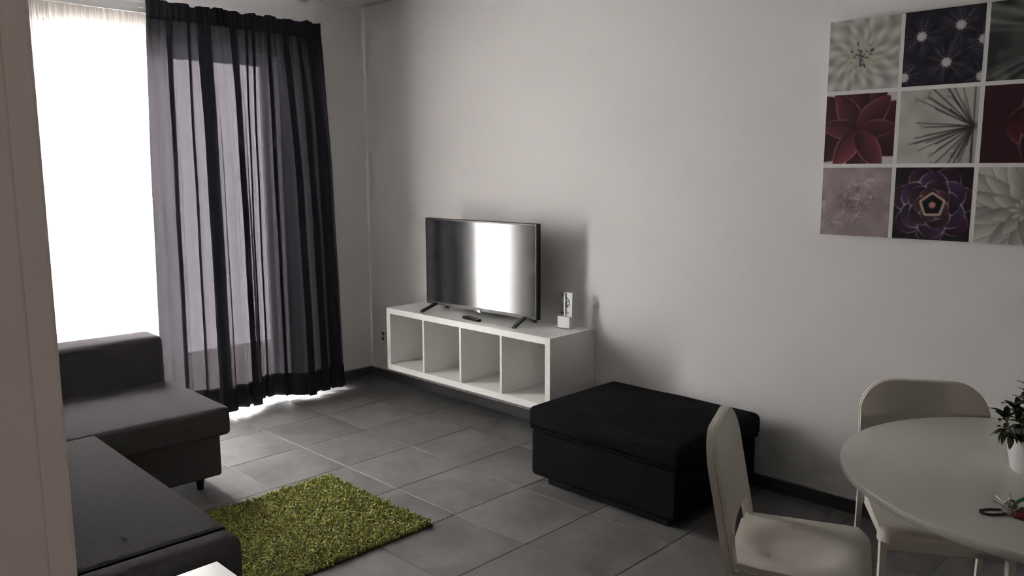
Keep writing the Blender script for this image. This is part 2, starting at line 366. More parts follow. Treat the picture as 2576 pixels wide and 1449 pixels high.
seg = np.r_[0, np.cumsum(np.hypot(*np.diff(bot, axis=0).T))]; sf = seg/seg[-1]
ZT, ZB, ZH, ZK = 2.555, 0.030, 0.185, 2.455     # top, bottom, top of hem, foot of heading
def drape(zs, off=0.0):
    P = np.zeros((len(zs), NS, 3))
    ytop = -1.618+(bot[:, 0]+1.665)/(1.665-0.383)*(1.618-0.447)
    env = 0.009+0.004*np.sin(sf*37)
    xtop = 0.142-0.125*np.clip((sf-0.955)/0.045, 0, 1); pleat = env*np.sin(2*np.pi*46*sf+1.5*np.sin(sf*21))
    for i, z in enumerate(zs):
        t = (ZT-z)/(ZT-ZB); ww = 0 if t < 0.03 else ((t-0.03)/0.97)
        wf = 1-(1-ww)**5          # folds open out soon below the heading
        wy = ww**0.6
        wx = wf*(0.62+0.38*ww); x = xtop*(1-wx)+bot[:, 1]*wx+pleat*(1-ww)**12; y = ytop*(1-wy)+bot[:, 0]*wy
        x = x+0.006*np.sin(7*z+sf*30)*wf*(1-ww)
        dx = np.gradient(x); dy = np.gradient(y); nn = np.hypot(dx, dy)+1e-9
        zz = z+(0.007*np.sin(sf*60)+0.004*np.sin(sf*23))*max(0, 1-(ZT-z)/0.10) if z > ZK-0.001 else z
        P[i] = np.stack([x+off*dy/nn, y-off*dx/nn, np.full(NS, 0)+zz], -1)
    return P
dc = thing('drape', 'heavy blue grey gathered drape, half lit from behind, right of the bright window', 'curtain', (0, 0, 0))
gridmesh('panel', drape(np.linspace(ZK, ZH, 70)), M_DRAPE, dc)
for nm, zs in (('heading', np.linspace(ZT, ZK, 10)), ('hem', np.linspace(ZH, ZB, 8))):
    A = drape(zs, 0.003); B = drape(zs[::-1], -0.003)
    gridmesh(nm, np.concatenate([A, B], 0), M_DRAPE, dc)
# white voile in front of the glass
ys = np.linspace(-2.52, -1.47, 420); t = np.linspace(0, 1, 420)
zs = np.r_[np.linspace(2.55, 2.40, 8), np.linspace(2.36, 0.03, 30)]
P = np.zeros((len(zs), 420, 3))
for i, z in enumerate(zs):
    k = min(1, (2.55-z)/0.6)
    x = 0.048+(0.006*np.sin(2*np.pi*70*t)*(1-k) + k*(0.014*np.sin(2*np.pi*15*t+2*np.sin(9*t))+0.006*np.sin(2*np.pi*37*t+1.2)))
    P[i] = np.stack([x, ys+0.004*np.sin(2*np.pi*30*t), np.full(420, z)], -1)
vo = thing('voile_curtain', 'sheer white voile curtain glowing in front of the bright window', 'curtain', (0, 0, 0))
gridmesh('panel', P[7:], M_SHEER, vo); gridmesh('heading', np.concatenate([P[:8]+np.array([.002, 0, 0]), P[:8][::-1]-np.array([.002, 0, 0])], 0), M_SHEER, vo)
ct = thing('curtain_track', 'slim white double curtain track fixed above the window', 'curtain track', (0, 0, 0))
obj('rail', boxes((0.086, 0.098, -2.6, -0.45, 2.485, 2.51)), M_SASH, ct); obj('rail', boxes((0.058, 0.066, -2.6, -0.45, 2.52, 2.545)), M_SASH, ct)
for yy in (-2.4, -1.5, -0.55): obj('bracket', boxes((0.0, 0.095, yy-0.012, yy+0.012, 2.512, 2.518), (0.0, 0.004, yy-0.012, yy+0.012, 2.47, 2.518)), M_SASH, ct)

# ------------------------------------------------------------------ corner sofa
sf_ = thing('corner_sofa', 'charcoal grey fabric corner sofa with chaise below the window', 'sofa', (1.40, -1.86, 0), math.radians(-1.5))
def sx(v): return v-1.40
def sy(v): return v+1.86
X0, X1 = sx(0.50), sx(2.81)
obj('chaise_cushion', softbox(sx(0.70), sx(1.42), sy(-3.20), sy(-1.86), 0.295, 0.437, 0.023, (22, 34, 14), 0.010, 0.0012, 1, 0.004), M_SOFA, sf_, True)
obj('chaise_base', softbox(sx(0.56), sx(1.345), sy(-3.30), sy(-1.885), 0.072, 0.292, 0.014, (18, 26, 14), 0, 0.001, 2), M_SOFA, sf_, True)
obj('chaise_backrest', softbox(sx(0.50), sx(0.715), sy(-3.34), sy(-1.895), 0.30, 0.690, 0.030, (16, 34, 20), 0.006, 0.0012, 3, 0.004), M_SOFA, sf_, True)
obj('seat_cushion', softbox(sx(1.425), sx(2.705), sy(-3.20), sy(-2.475), 0.295, 0.440, 0.020, (34, 24, 14), 0.012, 0.0015, 4, 0.002), M_SOFA, sf_, True)
obj('seat_base', softbox(sx(1.36), sx(2.70), sy(-3.30), sy(-2.50), 0.05, 0.292, 0.014, (30, 16, 14), 0, 0.001, 5), M_SOFA, sf_, True)
obj('backrest', softbox(sx(0.72), sx(2.70), sy(-3.37), sy(-3.205), 0.30, 0.690, 0.030, (40, 16, 20), 0.005, 0.001, 6), M_SOFA, sf_, True)
arm = obj('armrest', softbox(sx(2.710), sx(2.825), sy(-3.36), sy(-2.475), 0.02, 0.447, 0.042, (20, 34, 24), 0.0, 0.001, 7), M_SOFA, sf_, True)
bm = bmesh.new()
tube(bm, [(sx(2.7075), sy(-3.19+0.70*i/20), 0.437+0.0*i) for i in range(21)], 0.0035, 6); obj('seam', bm, M_PIPE, sf_, True)
for (fx, fy) in ((1.27, -1.97), (0.62, -1.97), (0.62, -3.24), (2.76, -2.56), (2.76, -3.28)):
    bm = bmesh.new(); z1 = 0.08 if fx < 2 else 0.025
    lathe(bm, [(0, 0), (0.016, 0), (0.026, z1), (0, z1)], 16); f = obj('foot', bm, M_BLACK, sf_, 40); f.location = (sx(fx), sy(fy), 0)

# ------------------------------------------------------------------ low white side table beside the sofa arm
st = thing('side_table', 'low square white side table at the end of the sofa arm', 'side table', (3.19, -2.93, 0))
obj('tabletop', boxes((-0.275, 0.275, -0.275, 0.275, 0.40, 0.45), bev=0.002, seg=2), M_WHITE, st)
for a in (-1, 1):
    for b in (-1, 1):
        obj('leg', boxes((a*0.25-0.025, a*0.25+0.025, b*0.25-0.025, b*0.25+0.025, 0.0, 0.40), bev=0.0015, seg=1), M_WHITE, st)

# ------------------------------------------------------------------ shaggy green rug
RX0, RX1, RY0, RY1 = 1.60, 2.43, -2.75, -1.435
rug = thing('rug', 'shaggy moss green rug on the grey tiles in front of the sofa', 'rug', ((RX0+RX1)/2, (RY0+RY1)/2, 0))
rw, rl = (RX1-RX0)/2, (RY1-RY0)/2
obj('backing', boxes((-rw, rw, -rl, rl, 0.0005, 0.008), bev=0.002, seg=1), mat('olive_backing', (0.035, 0.04, 0.010, 1), 0.95, noise=(60, 0.2, 2)), rug)
def pile():
    sp = 0.0076; gx = np.arange(-rw+0.003, rw-0.002, sp); gy = np.arange(-rl+0.003, rl-0.002, sp)
    X, Y = np.meshgrid(gx, gy); X = X.ravel(); Y = Y.ravel(); n = len(X)
    X = X+RNG.uniform(-.003, .003, n); Y = Y+RNG.uniform(-.003, .003, n)
    cl = np.sin(X*31+2*np.sin(Y*17))+np.sin(Y*37+1.7*np.sin(X*23))+0.8*np.sin(X*61+Y*53)
    ang = cl*1.6+RNG.uniform(-1.3, 1.3, n); ln = RNG.uniform(0.017, 0.028, n); tilt = RNG.uniform(0.35, 1.25, n)
    d = np.stack([np.cos(ang)*np.sin(tilt), np.sin(ang)*np.sin(tilt), np.cos(tilt)], -1)
    side = np.stack([-np.sin(ang), np.cos(ang), np.zeros(n)], -1); up = np.cross(d, side)
    base = np.stack([X, Y, np.full(n, 0.006)], -1)
    rr = RNG.uniform(0.0026, 0.0039, n)[:, None]
    V = []
    for k, (f, rk, zz) in enumerate(((0, 0.8, 0), (0.55, 1.15, 0.24), (1.0, 0.72, -0.10))):
        c = base+d*(ln*f)[:, None]; c[:, 2] += zz*ln
        for q in range(3):
            a = 2*math.pi*q/3
            V.append(c+rr*rk*(math.cos(a)*side-math.sin(a)*up))
    V = np.stack(V, 1).reshape(-1, 3); V[:, 2] = np.maximum(V[:, 2], 0.002)
    F = []
    for k in range(2):
        for q in range(3): F.append((3*k+q, 3*k+(q+1) % 3, 3*k+3+(q+1) % 3, 3*k+3+q))
    F = np.array(F)[None]+(np.arange(n)*9)[:, None, None]; F = F.reshape(-1, 4)
    T = np.array([[6, 7, 8]])[None]+(np.arange(n)*9)[:, None, None]; T = T.reshape(-1, 3)
    me = bpy.data.meshes.new('pile'); nv = len(V); nq, nt = len(F), len(T)
    me.vertices.add(nv); me.vertices.foreach_set('co', V.ravel())
    me.loops.add(nq*4+nt*3); me.loops.foreach_set('vertex_index', np.r_[F.ravel(), T.ravel()].astype(np.int32))
    me.polygons.add(nq+nt); me.polygons.foreach_set('loop_start', np.r_[np.arange(nq)*4, nq*4+np.arange(nt)*3].astype(np.int32))
    me.update(); me.validate()
    col = np.array([0.30, 0.315, 0.060]); jit = RNG.uniform(0.45, 1.5, n)
    C = np.ones((n, 9, 4)); base_c = col[None]*jit[:, None]; base_c[:, 0] *= RNG.uniform(0.8, 1.25, n); C[:, :, :3] = base_c[:, None]
    at = me.color_attributes.new('tuft', 'FLOAT_COLOR', 'POINT'); at.data.foreach_set('color', C.ravel())
    m = bpy.data.materials.new('moss_green_yarn'); m.use_nodes = True; N = m.node_tree.nodes; b = N['Principled BSDF']
    b.inputs['Roughness'].default_value = 0.85; b.inputs['Specular IOR Level'].default_value = 0.2; b.inputs['Sheen Weight'].default_value = 0.2
    va = N.new('ShaderNodeVertexColor'); va.layer_name = 'tuft'; m.node_tree.links.new(va.outputs[0], b.inputs['Base Color'])
    o = link('pile', me, m, rug); o['kind'] = 'stuff'
pile()

# ------------------------------------------------------------------ wall-hung shelf unit
KX, KZ, KL, KD, KH = 0.7236, 0.2381, 1.47, 0.388, 0.42
ku = thing('shelf_unit', 'long white open shelf unit hung on the wall under the television', 'shelf unit', (KX, -0.001, KZ))
T = 0.038
obj('top_panel', boxes((T, KL-T, -KD, 0, KH-T, KH), bev=0.0008, seg=1), M_WHITE, ku)
obj('bottom_panel', boxes((T, KL-T, -KD, 0, 0, T), bev=0.0008, seg=1), M_WHITE, ku)
for x0 in (0, KL-T):
    sd = obj('side_panel', boxes((x0, x0+T, -KD, 0, 0, KH), bev=0.0008, seg=1), M_WHITE, ku)
    if x0:
        for yy in (-KD+0.022, -0.022):
            for zz in (KH-0.025, 0.025):
                bm = bmesh.new(); tube(bm, [(KL-0.001, yy, zz), (KL+0.0008, yy, zz)], 0.0045, 12); obj('screw_cover', bm, M_STEEL, sd)
cw = (KL-2*T-3*0.016)/4
for i in range(3):
    x = T+cw*(i+1)+0.016*i; obj('divider', boxes((x, x+0.016, -KD, 0, T, KH-T), bev=0.0006, seg=1), M_WHITE, ku)

# ------------------------------------------------------------------ television
ZS = KZ+KH
TVW, TVH = 0.962, 0.566
tv = thing('television', 'black flat screen television on two splayed feet reflecting the window', 'television', (1.438, -0.200, ZS), math.radians(2.0))
zb = 0.038
obj('housing', boxes((-TVW/2, TVW/2, -0.012, 0.022, zb, zb+TVH), (-TVW/2+0.10, TVW/2-0.10, 0.022, 0.055, zb+0.03, zb+TVH*0.62), bev=0.005, seg=3), M_BLACK, tv)
bz = obj('bezel', boxes((-TVW/2+0.002, -TVW/2+0.011, -0.016, -0.0125, zb+0.002, zb+TVH-0.002), (TVW/2-0.011, TVW/2-0.002, -0.016, -0.0125, zb+0.002, zb+TVH-0.002),
    (-TVW/2+0.011, TVW/2-0.011, -0.016, -0.0125, zb+TVH-0.012, zb+TVH-0.002), bev=0.001, seg=1), M_BLACK, tv)
obj('chin', boxes((-TVW/2+0.011, TVW/2-0.011, -0.0165, -0.0125, zb+0.002, zb+0.022), bev=0.001, seg=1), M_CHIN, tv)
obj('screen', boxes((-TVW/2+0.011, TVW/2-0.011, -0.0145, -0.0125, zb+0.022, zb+TVH-0.012)), M_SCREEN, tv)
bm = bmesh.new(); prism(bm, [(-0.035, -0.018, zb+0.003), (-0.028, -0.018, zb-0.008), (0.028, -0.018, zb-0.008), (0.035, -0.018, zb+0.003), (0.03, -0.018, zb+0.012), (-0.03, -0.018, zb+0.012)], (0, 0.006, 0))
bd = obj('badge', bm, M_BLACK, tv)
bm = bmesh.new(); tube(bm, [(-0.013+0.007*math.cos(a*math.pi/8), -0.019, zb+0.003+0.007*math.sin(a*math.pi/8)) for a in range(16)], 0.0014, 6, closed=True)
box(bm, -0.002, 0.019, -0.0195, -0.018, zb-0.003, zb+0.009, bev=0.003, seg=2)
obj('emblem', bm, M_CHROME, bd)
for s in (-1, 1):
    cx = s*0.385
    lg = []
    bm = bmesh.new()
    for (fy, dx) in ((-0.125, 0.018*s), (0.095, -0.012)):
        top = Vector((cx, 0.004, zb+0.012)); ft = Vector((cx+dx, fy, 0.006)); d = (ft-top)
        pr = [(-0.011, 0), (0.011, 0), (0.009, 1), (-0.009, 1)]
        a = [top+Vector((-0.012, 0, 0)), top+Vector((0.012, 0, 0)), ft+Vector((0.010, 0, 0)), ft+Vector((-0.010, 0, 0))]
        up = Vector((0, 0.0, 0.011))
        vs = [bm.verts.new(q-up*0.5) for q in a]+[bm.verts.new(q+up*0.9) for q in a]
        for q in ((0, 1, 2, 3), (7, 6, 5, 4), (0, 4, 5, 1), (1, 5, 6, 2), (2, 6, 7, 3), (3, 7, 4, 0)): bm.faces.new([vs[k] for k in q])
        box(bm, ft.x-0.011, ft.x+0.011, ft.y-0.012, ft.y+0.012, 0.0, 0.008, bev=0.002)
    bmesh.ops.recalc_face_normals(bm, faces=bm.faces)
    obj('stand_foot', bm, M_BLACK, tv)

# ------------------------------------------------------------------ remote control
rc = thing('remote_control', 'small black remote control lying in front of the television', 'remote control', (1.465, -0.298, ZS), math.radians(-8))
bm = bmesh.new(); N_ = 20
sec = []
for i in range(N_+1):
    t = i/N_; x = -0.085+0.17*t; hwid = 0.0215*(1-0.22*abs(2*t-1)**3)*(0.86+0.2*t); hh = 0.013+0.006*math.sin(math.pi*t)*0.6
    if i in (0, N_): hwid *= 0.72; hh *= 0.6
    sec.append([(x, -hwid, 0.002), (x, -hwid*1.02, hh*0.6), (x, -hwid*0.8, hh), (x, hwid*0.8, hh), (x, hwid*1.02, hh*0.6), (x, hwid, 0.002), (x, hwid*0.6, 0.0), (x, -hwid*0.6, 0.0)])
rg = [[bm.verts.new(p) for p in q] for q in sec]
for A, B in zip(rg, rg[1:]):
    for k in range(8): bm.faces.new((A[k], A[(k+1) % 8], B[(k+1) % 8], B[k]))
bm.faces.new(rg[0]); bm.faces.new(rg[-1][::-1]); bmesh.ops.recalc_face_normals(bm, faces=bm.faces)
obj('casing', bm, M_BLACK, rc, 35)
for i in range(7):
    for j in (-1, 0, 1):
        t = 0.2+0.1*i; bt = obj('button', boxes((-0.004, 0.004, -0.0035, 0.0035, 0, 0.002), bev=0.0008, seg=1), M_CHIN, rc)
        bt.location = (-0.085+0.17*t, j*0.0105, 0.013+0.006*math.sin(math.pi*t)*0.6-0.0004)

# ------------------------------------------------------------------ leaflet stand
ls = thing('leaflet_stand', 'white card in a clear stand with a round blue emblem, right of the television', 'card stand', (2.064, -0.100, ZS), math.radians(4))
obj('clear_plate', boxes((-0.044, 0.044, -0.002, 0.001, 0.004, 0.208), bev=0.0006, seg=1), M_ACRYL, ls)
obj('base', boxes((-0.046, 0.046, -0.042, 0.012, 0.0, 0.004), bev=0.001, seg=1), M_ACRYL, ls)
obj('card', boxes((-0.010, 0.042, -0.0040, -0.0022, 0.005, 0.211)), M_PAPER, ls)
obj('pocket', boxes((-0.044, 0.042, -0.030, -0.006, 0.005, 0.072), bev=0.002, seg=2), M_PAPER, ls)
fold = obj('card_edge', boxes((-0.012, -0.003, -0.012, -0.0045, 0.07, 0.208), bev=0.001, seg=1), M_PAPER, ls)
def ring(a0, a1, r, wd, y, th=0.0006):
    bm = bmesh.new(); n = 28
    ptsO = [(r*math.cos(a0+(a1-a0)*i/n), y, r*math.sin(a0+(a1-a0)*i/n)) for i in range(n+1)]
    ptsI = [((r-wd)*math.cos(a0+(a1-a0)*i/n), y, (r-wd)*math.sin(a0+(a1-a0)*i/n)) for i in range(n+1)]
    for i in range(n):
        q = [ptsO[i], ptsO[i+1], ptsI[i+1], ptsI[i]]; prism(bm, q, (0, th, 0))
    return bm
e1 = obj('emblem', ring(math.radians(92), math.radians(268), 0.029, 0.010, -0.0030), M_NAVY, ls); e1.location = (-0.004, 0, 0.152)
e2 = obj('emblem', ring(math.radians(-92), math.radians(92), 0.029, 0.0075, -0.0048), M_TEAL, ls); e2.location = (-0.002, 0, 0.152)
e3 = obj('emblem', ring(0, math.pi*1.6, 0.014, 0.005, -0.0048), M_TEAL, ls); e3.location = (0.012, 0, 0.148)
for zz, xx, ww in ((0.086, 0.006, 0.026), (0.094, 0.010, 0.018)):
    q = obj('print_line', boxes((xx-ww/2, xx+ww/2, -0.0046, -0.0040, zz, zz+0.003)), M_TEAL, ls)
q = obj('print_line', boxes((-0.040, -0.020, -0.0028, -0.0020, 0.085, 0.092)), M_NAVY, ls)

# ------------------------------------------------------------------ wall socket behind the shelf unit
so = thing('wall_socket', 'small double power socket low on the wall beside the shelf unit', 'socket', (0.165, 0, 0.325))
pl_ = obj('plate', boxes((-0.022, 0.062, -0.009, 0.0, -0.04, 0.04), bev=0.003), M_SOCKET, so)
for zz in (-0.019, 0.019):
    bm = bmesh.new(); tube(bm, [(0.0, -0.0085, zz), (0.0, -0.0105, zz)], 0.014, 20); obj('outlet', bm, M_CHIN, so)

# ------------------------------------------------------------------ black footstool
ot = thing('footstool', 'large black upholstered footstool against the wall', 'footstool', (2.83, -0.415, 0))
ow, od = 0.435, 0.345
obj('base', softbox(-ow, ow, -od, od, 0.045, 0.288, 0.024, (34, 28, 16), 0, 0.002, 11, 0.005), M_OTTO, ot, True)
obj('cushion', softbox(-ow-0.012, ow+0.022, -od-0.012, od, 0.290, 0.402, 0.030, (40, 34, 16), 0.028, 0.005, 12, 0.012), M_OTTO, ot, True)
def piping(z, e, rr=0.0045, x1=ow+0.022, x0=-ow-0.012, y0=-od-0.012, y1=od, rc_=0.035):
    pts = []
    for (cx, cy, a0) in ((x1-rc_, y1-rc_, 0), (x0+rc_, y1-rc_, 90), (x0+rc_, y0+rc_, 180), (x1-rc_, y0+rc_, 270)):
        for k in range(7): a = math.radians(a0+15*k); pts.append((cx+(rc_+e)*math.cos(a), cy+(rc_+e)*math.sin(a), z))
    bm = bmesh.new(); tube(bm, pts, rr, 6, closed=True); return bm
obj('piping', piping(0.387, -0.006), M_PIPE, ot, True)
obj('piping', piping(0.296, -0.004), M_PIPE, ot, True)
obj('piping', piping(0.284, -0.004, 0.004, ow, -ow, -od, od), M_PIPE, ot, True)
obj('plinth', boxes((-ow+0.075, ow-0.075, -od+0.05, od-0.05, 0.0, 0.05), bev=0.004), M_BLACK, ot)

# ------------------------------------------------------------------ chairs
LEAN = 0.19
def bx(z): return 0.022-LEAN*(z-0.45)           # rake of the back
def make_chair():
    t = thing('dining_chair', '', 'chair')
    Wd = 0.213; ZTOP = 0.826; R = 0.115
    # raked frame: two posts joined by a rounded head
    path = [(-Wd, 0.40), (-Wd, 0.52), (-Wd, 0.64)]
    path += [(-Wd+R-R*math.cos(a), ZTOP-R+R*math.sin(a)) for a in [math.radians(k*9) for k in range(0, 11)]]
    path += [(0, ZTOP)]
    path = path+[(-y, z) for y, z in path[-2::-1]]
    inner = []
    th = 0.016; n = len(path)
    bm = bmesh.new(); rings = []
    for i, (y, z) in enumerate(path):
        a = path[max(i-1, 0)]; b = path[min(i+1, n-1)]; d = Vector((b[0]-a[0], b[1]-a[1])).normalized(); nx, nz = d.y, -d.x   # inward normal
        oy, oz = y+nx*th, z+nz*th
        q = []
        for (yy, zz, xo) in ((y, z, -0.0125), (oy, oz, -0.0125), (oy, oz, -0.034), (y, z, -0.034)): q.append(bm.verts.new((bx(zz)+xo, yy, zz)))
        rings.append(q)
    for A, B in zip(rings, rings[1:]):
        for k in range(4): bm.faces.new((A[k], A[(k+1) % 4], B[(k+1) % 4], B[k]))
    bm.faces.new(rings[0]); bm.faces.new(rings[-1][::-1]); bmesh.ops.recalc_face_normals(bm, faces=bm.faces)
    bmesh.ops.bevel(bm, geom=[e for e in bm.edges if e.calc_face_angle(0) > 1.2], offset=0.002, segments=2, affect='EDGES')
    obj('back_frame', bm, M_CHAIR, t, 35)
    # bent plywood panel with an arched lower edge
    def panel_outline():
        o = []
        w2 = Wd-0.001
        for k in range(0, 11): a = math.radians(k*9); o.append((-w2+R-R*math.cos(a), ZTOP-0.001-R+R*math.sin(a)))
        o += [(-y, z) for y, z in o[::-1]]
        o += [(w2, 0.60), (w2, 0.525), (w2-0.005, 0.52), (w2-0.022, 0.52)]
        ar = []
        for k in range(0, 13):
            a = math.pi*k/12; ar.append(((w2-0.028)*math.cos(a), 0.455+0.105*math.sin(a)**0.75))
        o += ar
        o += [(-w2+0.022, 0.52), (-w2+0.005, 0.52), (-w2, 0.525), (-w2, 0.60)]
        return o
    # the arch leaves two narrow tongues that run down to the seat
    NY, NZ = 44, 30; w2 = Wd-0.002
    bm = bmesh.new()
    def zlo(y):
        u = abs(y)/w2
        if u > 0.82: return 0.452
        return 0.452+0.088*max(0.0, 1-(u/0.82)**4)**0.45
    def zhi(y):
        e = abs(y)-(w2-R)
        return ZTOP-0.001 if e <= 0 else ZTOP-0.001-R+math.sqrt(max(R*R-e*e, 0))
    def yy(i):
        s = -math.cos(math.pi*i/NY); return w2*s*0.9995
    G = [[], []]
    for side, xo in ((0, -0.0108), (1, 0.0)) :
        for i in range(NY+1):
            y = yy(i); row = []
            for j in range(NZ+1):
                z = zlo(y)+(zhi(y)-zlo(y))*j/NZ
                cur = 0.012*(1-(y/w2)**2)*min(1, max(0, (z-0.5)/0.2))      # slight hollow across the panel
                row.append(bm.verts.new((bx(z)+xo-cur*0.6, y, z)))
            G[side].append(row)
    for i in range(NY):
        for j in range(NZ):
            bm.faces.new((G[1][i][j], G[1][i+1][j], G[1][i+1][j+1], G[1][i][j+1])); bm.faces.new((G[0][i][j], G[0][i][j+1], G[0][i+1][j+1], G[0][i+1][j]))
        for j in (0, NZ): bm.faces.new((G[0][i][j], G[0][i+1][j], G[1][i+1][j], G[1][i][j]))
    for i in (0, NY):
        for j in range(NZ): bm.faces.new((G[0][i][j], G[0][i][j+1], G[1][i][j+1], G[1][i][j]))
    bmesh.ops.recalc_face_normals(bm, faces=bm.faces)
    obj('backrest', bm, M_CHAIR, t, 40)
    # dished seat with a waterfall front
    NX, NY = 46, 36; bm = bmesh.new()
    prof = []
    D, RR, DROP = 0.345, 0.040, 0.012
    for i in range(30): prof.append((D*i/29, 0.45, 0, 1))
    for k in range(1, 11): a = math.radians(9*k); prof.append((D+RR*math.sin(a), 0.45-RR+RR*math.cos(a), math.sin(a), math.cos(a)))
    for k in range(1, 4): prof.append((D+RR, 0.45-RR-DROP*k/3, 1, 0))
    top, botm = [], []
    TH = 0.016
    for (x, z, nx, nz) in prof:
        rt, rb = [], []
        for j in range(NY+1):
            v = -1+2*j/NY; hwid = 0.196+0.010*min(1, x/0.3)
            # rounded front corners of the bent edge
            y = v*hwid
            e = ((x-0.180)/0.135)**2+(v/0.72)**2
            dish = 0.014*max(0, 1-e)**1.0*(1 if nz == 1 else 0)
            q_ = min(1, max(0, (math.sqrt(e)-0.45)/0.75)); dish = 0.020*(1-q_*q_*(3-2*q_)) if nz > 0.99 else 0.0
            corner = 0.0
            if nz < 0.999 and abs(v) > 0.80: corner = 0.030*((abs(v)-0.80)/0.20)**2*nx
            rt.append(bm.verts.new((x-corner, y, z-dish))); rb.append(bm.verts.new((x-corner-nx*TH, y, z-dish-nz*TH)))
        top.append(rt); botm.append(rb)
    n = len(prof)
    for i in range(n-1):
        for j in range(NY):
            bm.faces.new((top[i][j], top[i+1][j], top[i+1][j+1], top[i][j+1])); bm.faces.new((botm[i][j], botm[i][j+1], botm[i+1][j+1], botm[i+1][j]))
        for j in (0, NY): bm.faces.new((top[i][j], botm[i][j], botm[i+1][j], top[i+1][j]))
    for i in (0, n-1):
        for j in range(NY): bm.faces.new((top[i][j], top[i][j+1], botm[i][j+1], botm[i][j]))
    bmesh.ops.recalc_face_normals(bm, faces=bm.faces)
    obj('seat', bm, M_CHAIR, t, 50)
    for s in (-1, 1):
        obj('side_rail', boxes((0.0, 0.335, s*0.182-0.009, s*0.182+0.009, 0.385, 0.4175), bev=0.002), M_CHAIR, t)
        # legs
        y0 = s*(Wd-0.009)
        bm = bmesh.new(); prism(bm, [(-0.0125+bx(0.40), y0-0.009, 0.3995), (-0.034+bx(0.40), y0-0.009, 0.3995), (-0.020, y0-0.009, 0.0), (0.004, y0-0.009, 0.0)], (0, 0.018, 0))
        obj('leg', bm, M_CHAIR, t)
        yf = s*0.186
        bm = bmesh.new(); prism(bm, [(0.318, yf-0.010, 0.395), (0.354, yf-0.010, 0.395), (0.372, yf-0.010, 0.0), (0.346, yf-0.010, 0.0)], (0, 0.020, 0))
        obj('leg', bm, M_CHAIR, t)
    obj('back_rail', boxes((-0.012, 0.004, -0.19, 0.19, 0.385, 0.428), bev=0.002), M_CHAIR, t)
    obj('front_rail', boxes((0.325, 0.341, -0.173, 0.173, 0.36, 0.395), bev=0.002), M_CHAIR, t)
    return t
def dup(root):
    r = root.copy(); COL.objects.link(r)
    for ch in list(root.children):
        c = ch.copy(); COL.objects.link(c); c.parent = r
        for g in ch.children:
            d = g.copy(); COL.objects.link(d); d.parent = c
    return r
c1 = make_chair(); c1.location = (3.922, -1.4495, 0); c1.rotation_euler.z = math.radians(21.5)
c1['label'] = 'white wooden chair in the foreground, seen side on with its dished seat showing'; c1['group'] = 'white dining chairs around the table'
c2 = dup(c1); c2.location = (4.202, -0.655, 0); c2.rotation_euler.z = math.radians(-59.35)
c2['label'] = 'white wooden chair behind the round table, its curved back facing the viewer'

# ------------------------------------------------------------------ round table
TX, TY, TZ, TR = 4.697, -1.092, 0.740, 0.572
tb = thing('round_table', 'round white dining table at the right with a pot plant on it', 'table', (TX, TY, 0))
bm = bmesh.new(); lathe(bm, [(0, TZ-0.024), (TR-0.010, TZ-0.024), (TR-0.003, TZ-0.022), (TR, TZ-0.016), (TR, TZ-0.004), (TR-0.0015, TZ-0.001), (TR-0.005, TZ), (0, TZ)], 128)
obj('tabletop', bm, M_LACQ, tb, 30)
bm = bmesh.new(); lathe(bm, [(0, 0.0), (0.20, 0.0), (0.205, 0.006), (0.19, 0.016), (0.13, 0.028), (0.08, 0.055), (0.050, 0.11), (0.040, 0.22), (0.038, 0.42), (0.045, 0.60), (0.075, 0.685), (0.16, 0.708), (0.18, 0.715), (0, 0.715)], 64)
obj('pedestal', bm, M_LACQ, tb, 40)

# ------------------------------------------------------------------ pot plant
PX, PY = 4.615, -1.075
pp = thing('potted_plant', 'small leafy green plant in a white pot on the round table', 'plant', (PX, PY, TZ))
PH = 0.098
bm = bmesh.new(); lathe(bm, [(0, 0), (0.055, 0), (0.059, 0.004), (0.0745, PH-0.003), (0.0748, PH), (0.072, PH), (0.070, PH-0.005), (0.068, PH-0.021), (0, PH-0.021)], 56); obj('pot', bm, M_POT, pp, 40)
bm = bmesh.new(); lathe(bm, [(0, PH-0.006), (0.03, PH-0.008), (0.0665, PH-0.014), (0.0675, PH-0.0205), (0, PH-0.0205)], 40); obj('soil', bm, M_SOIL, pp, True)
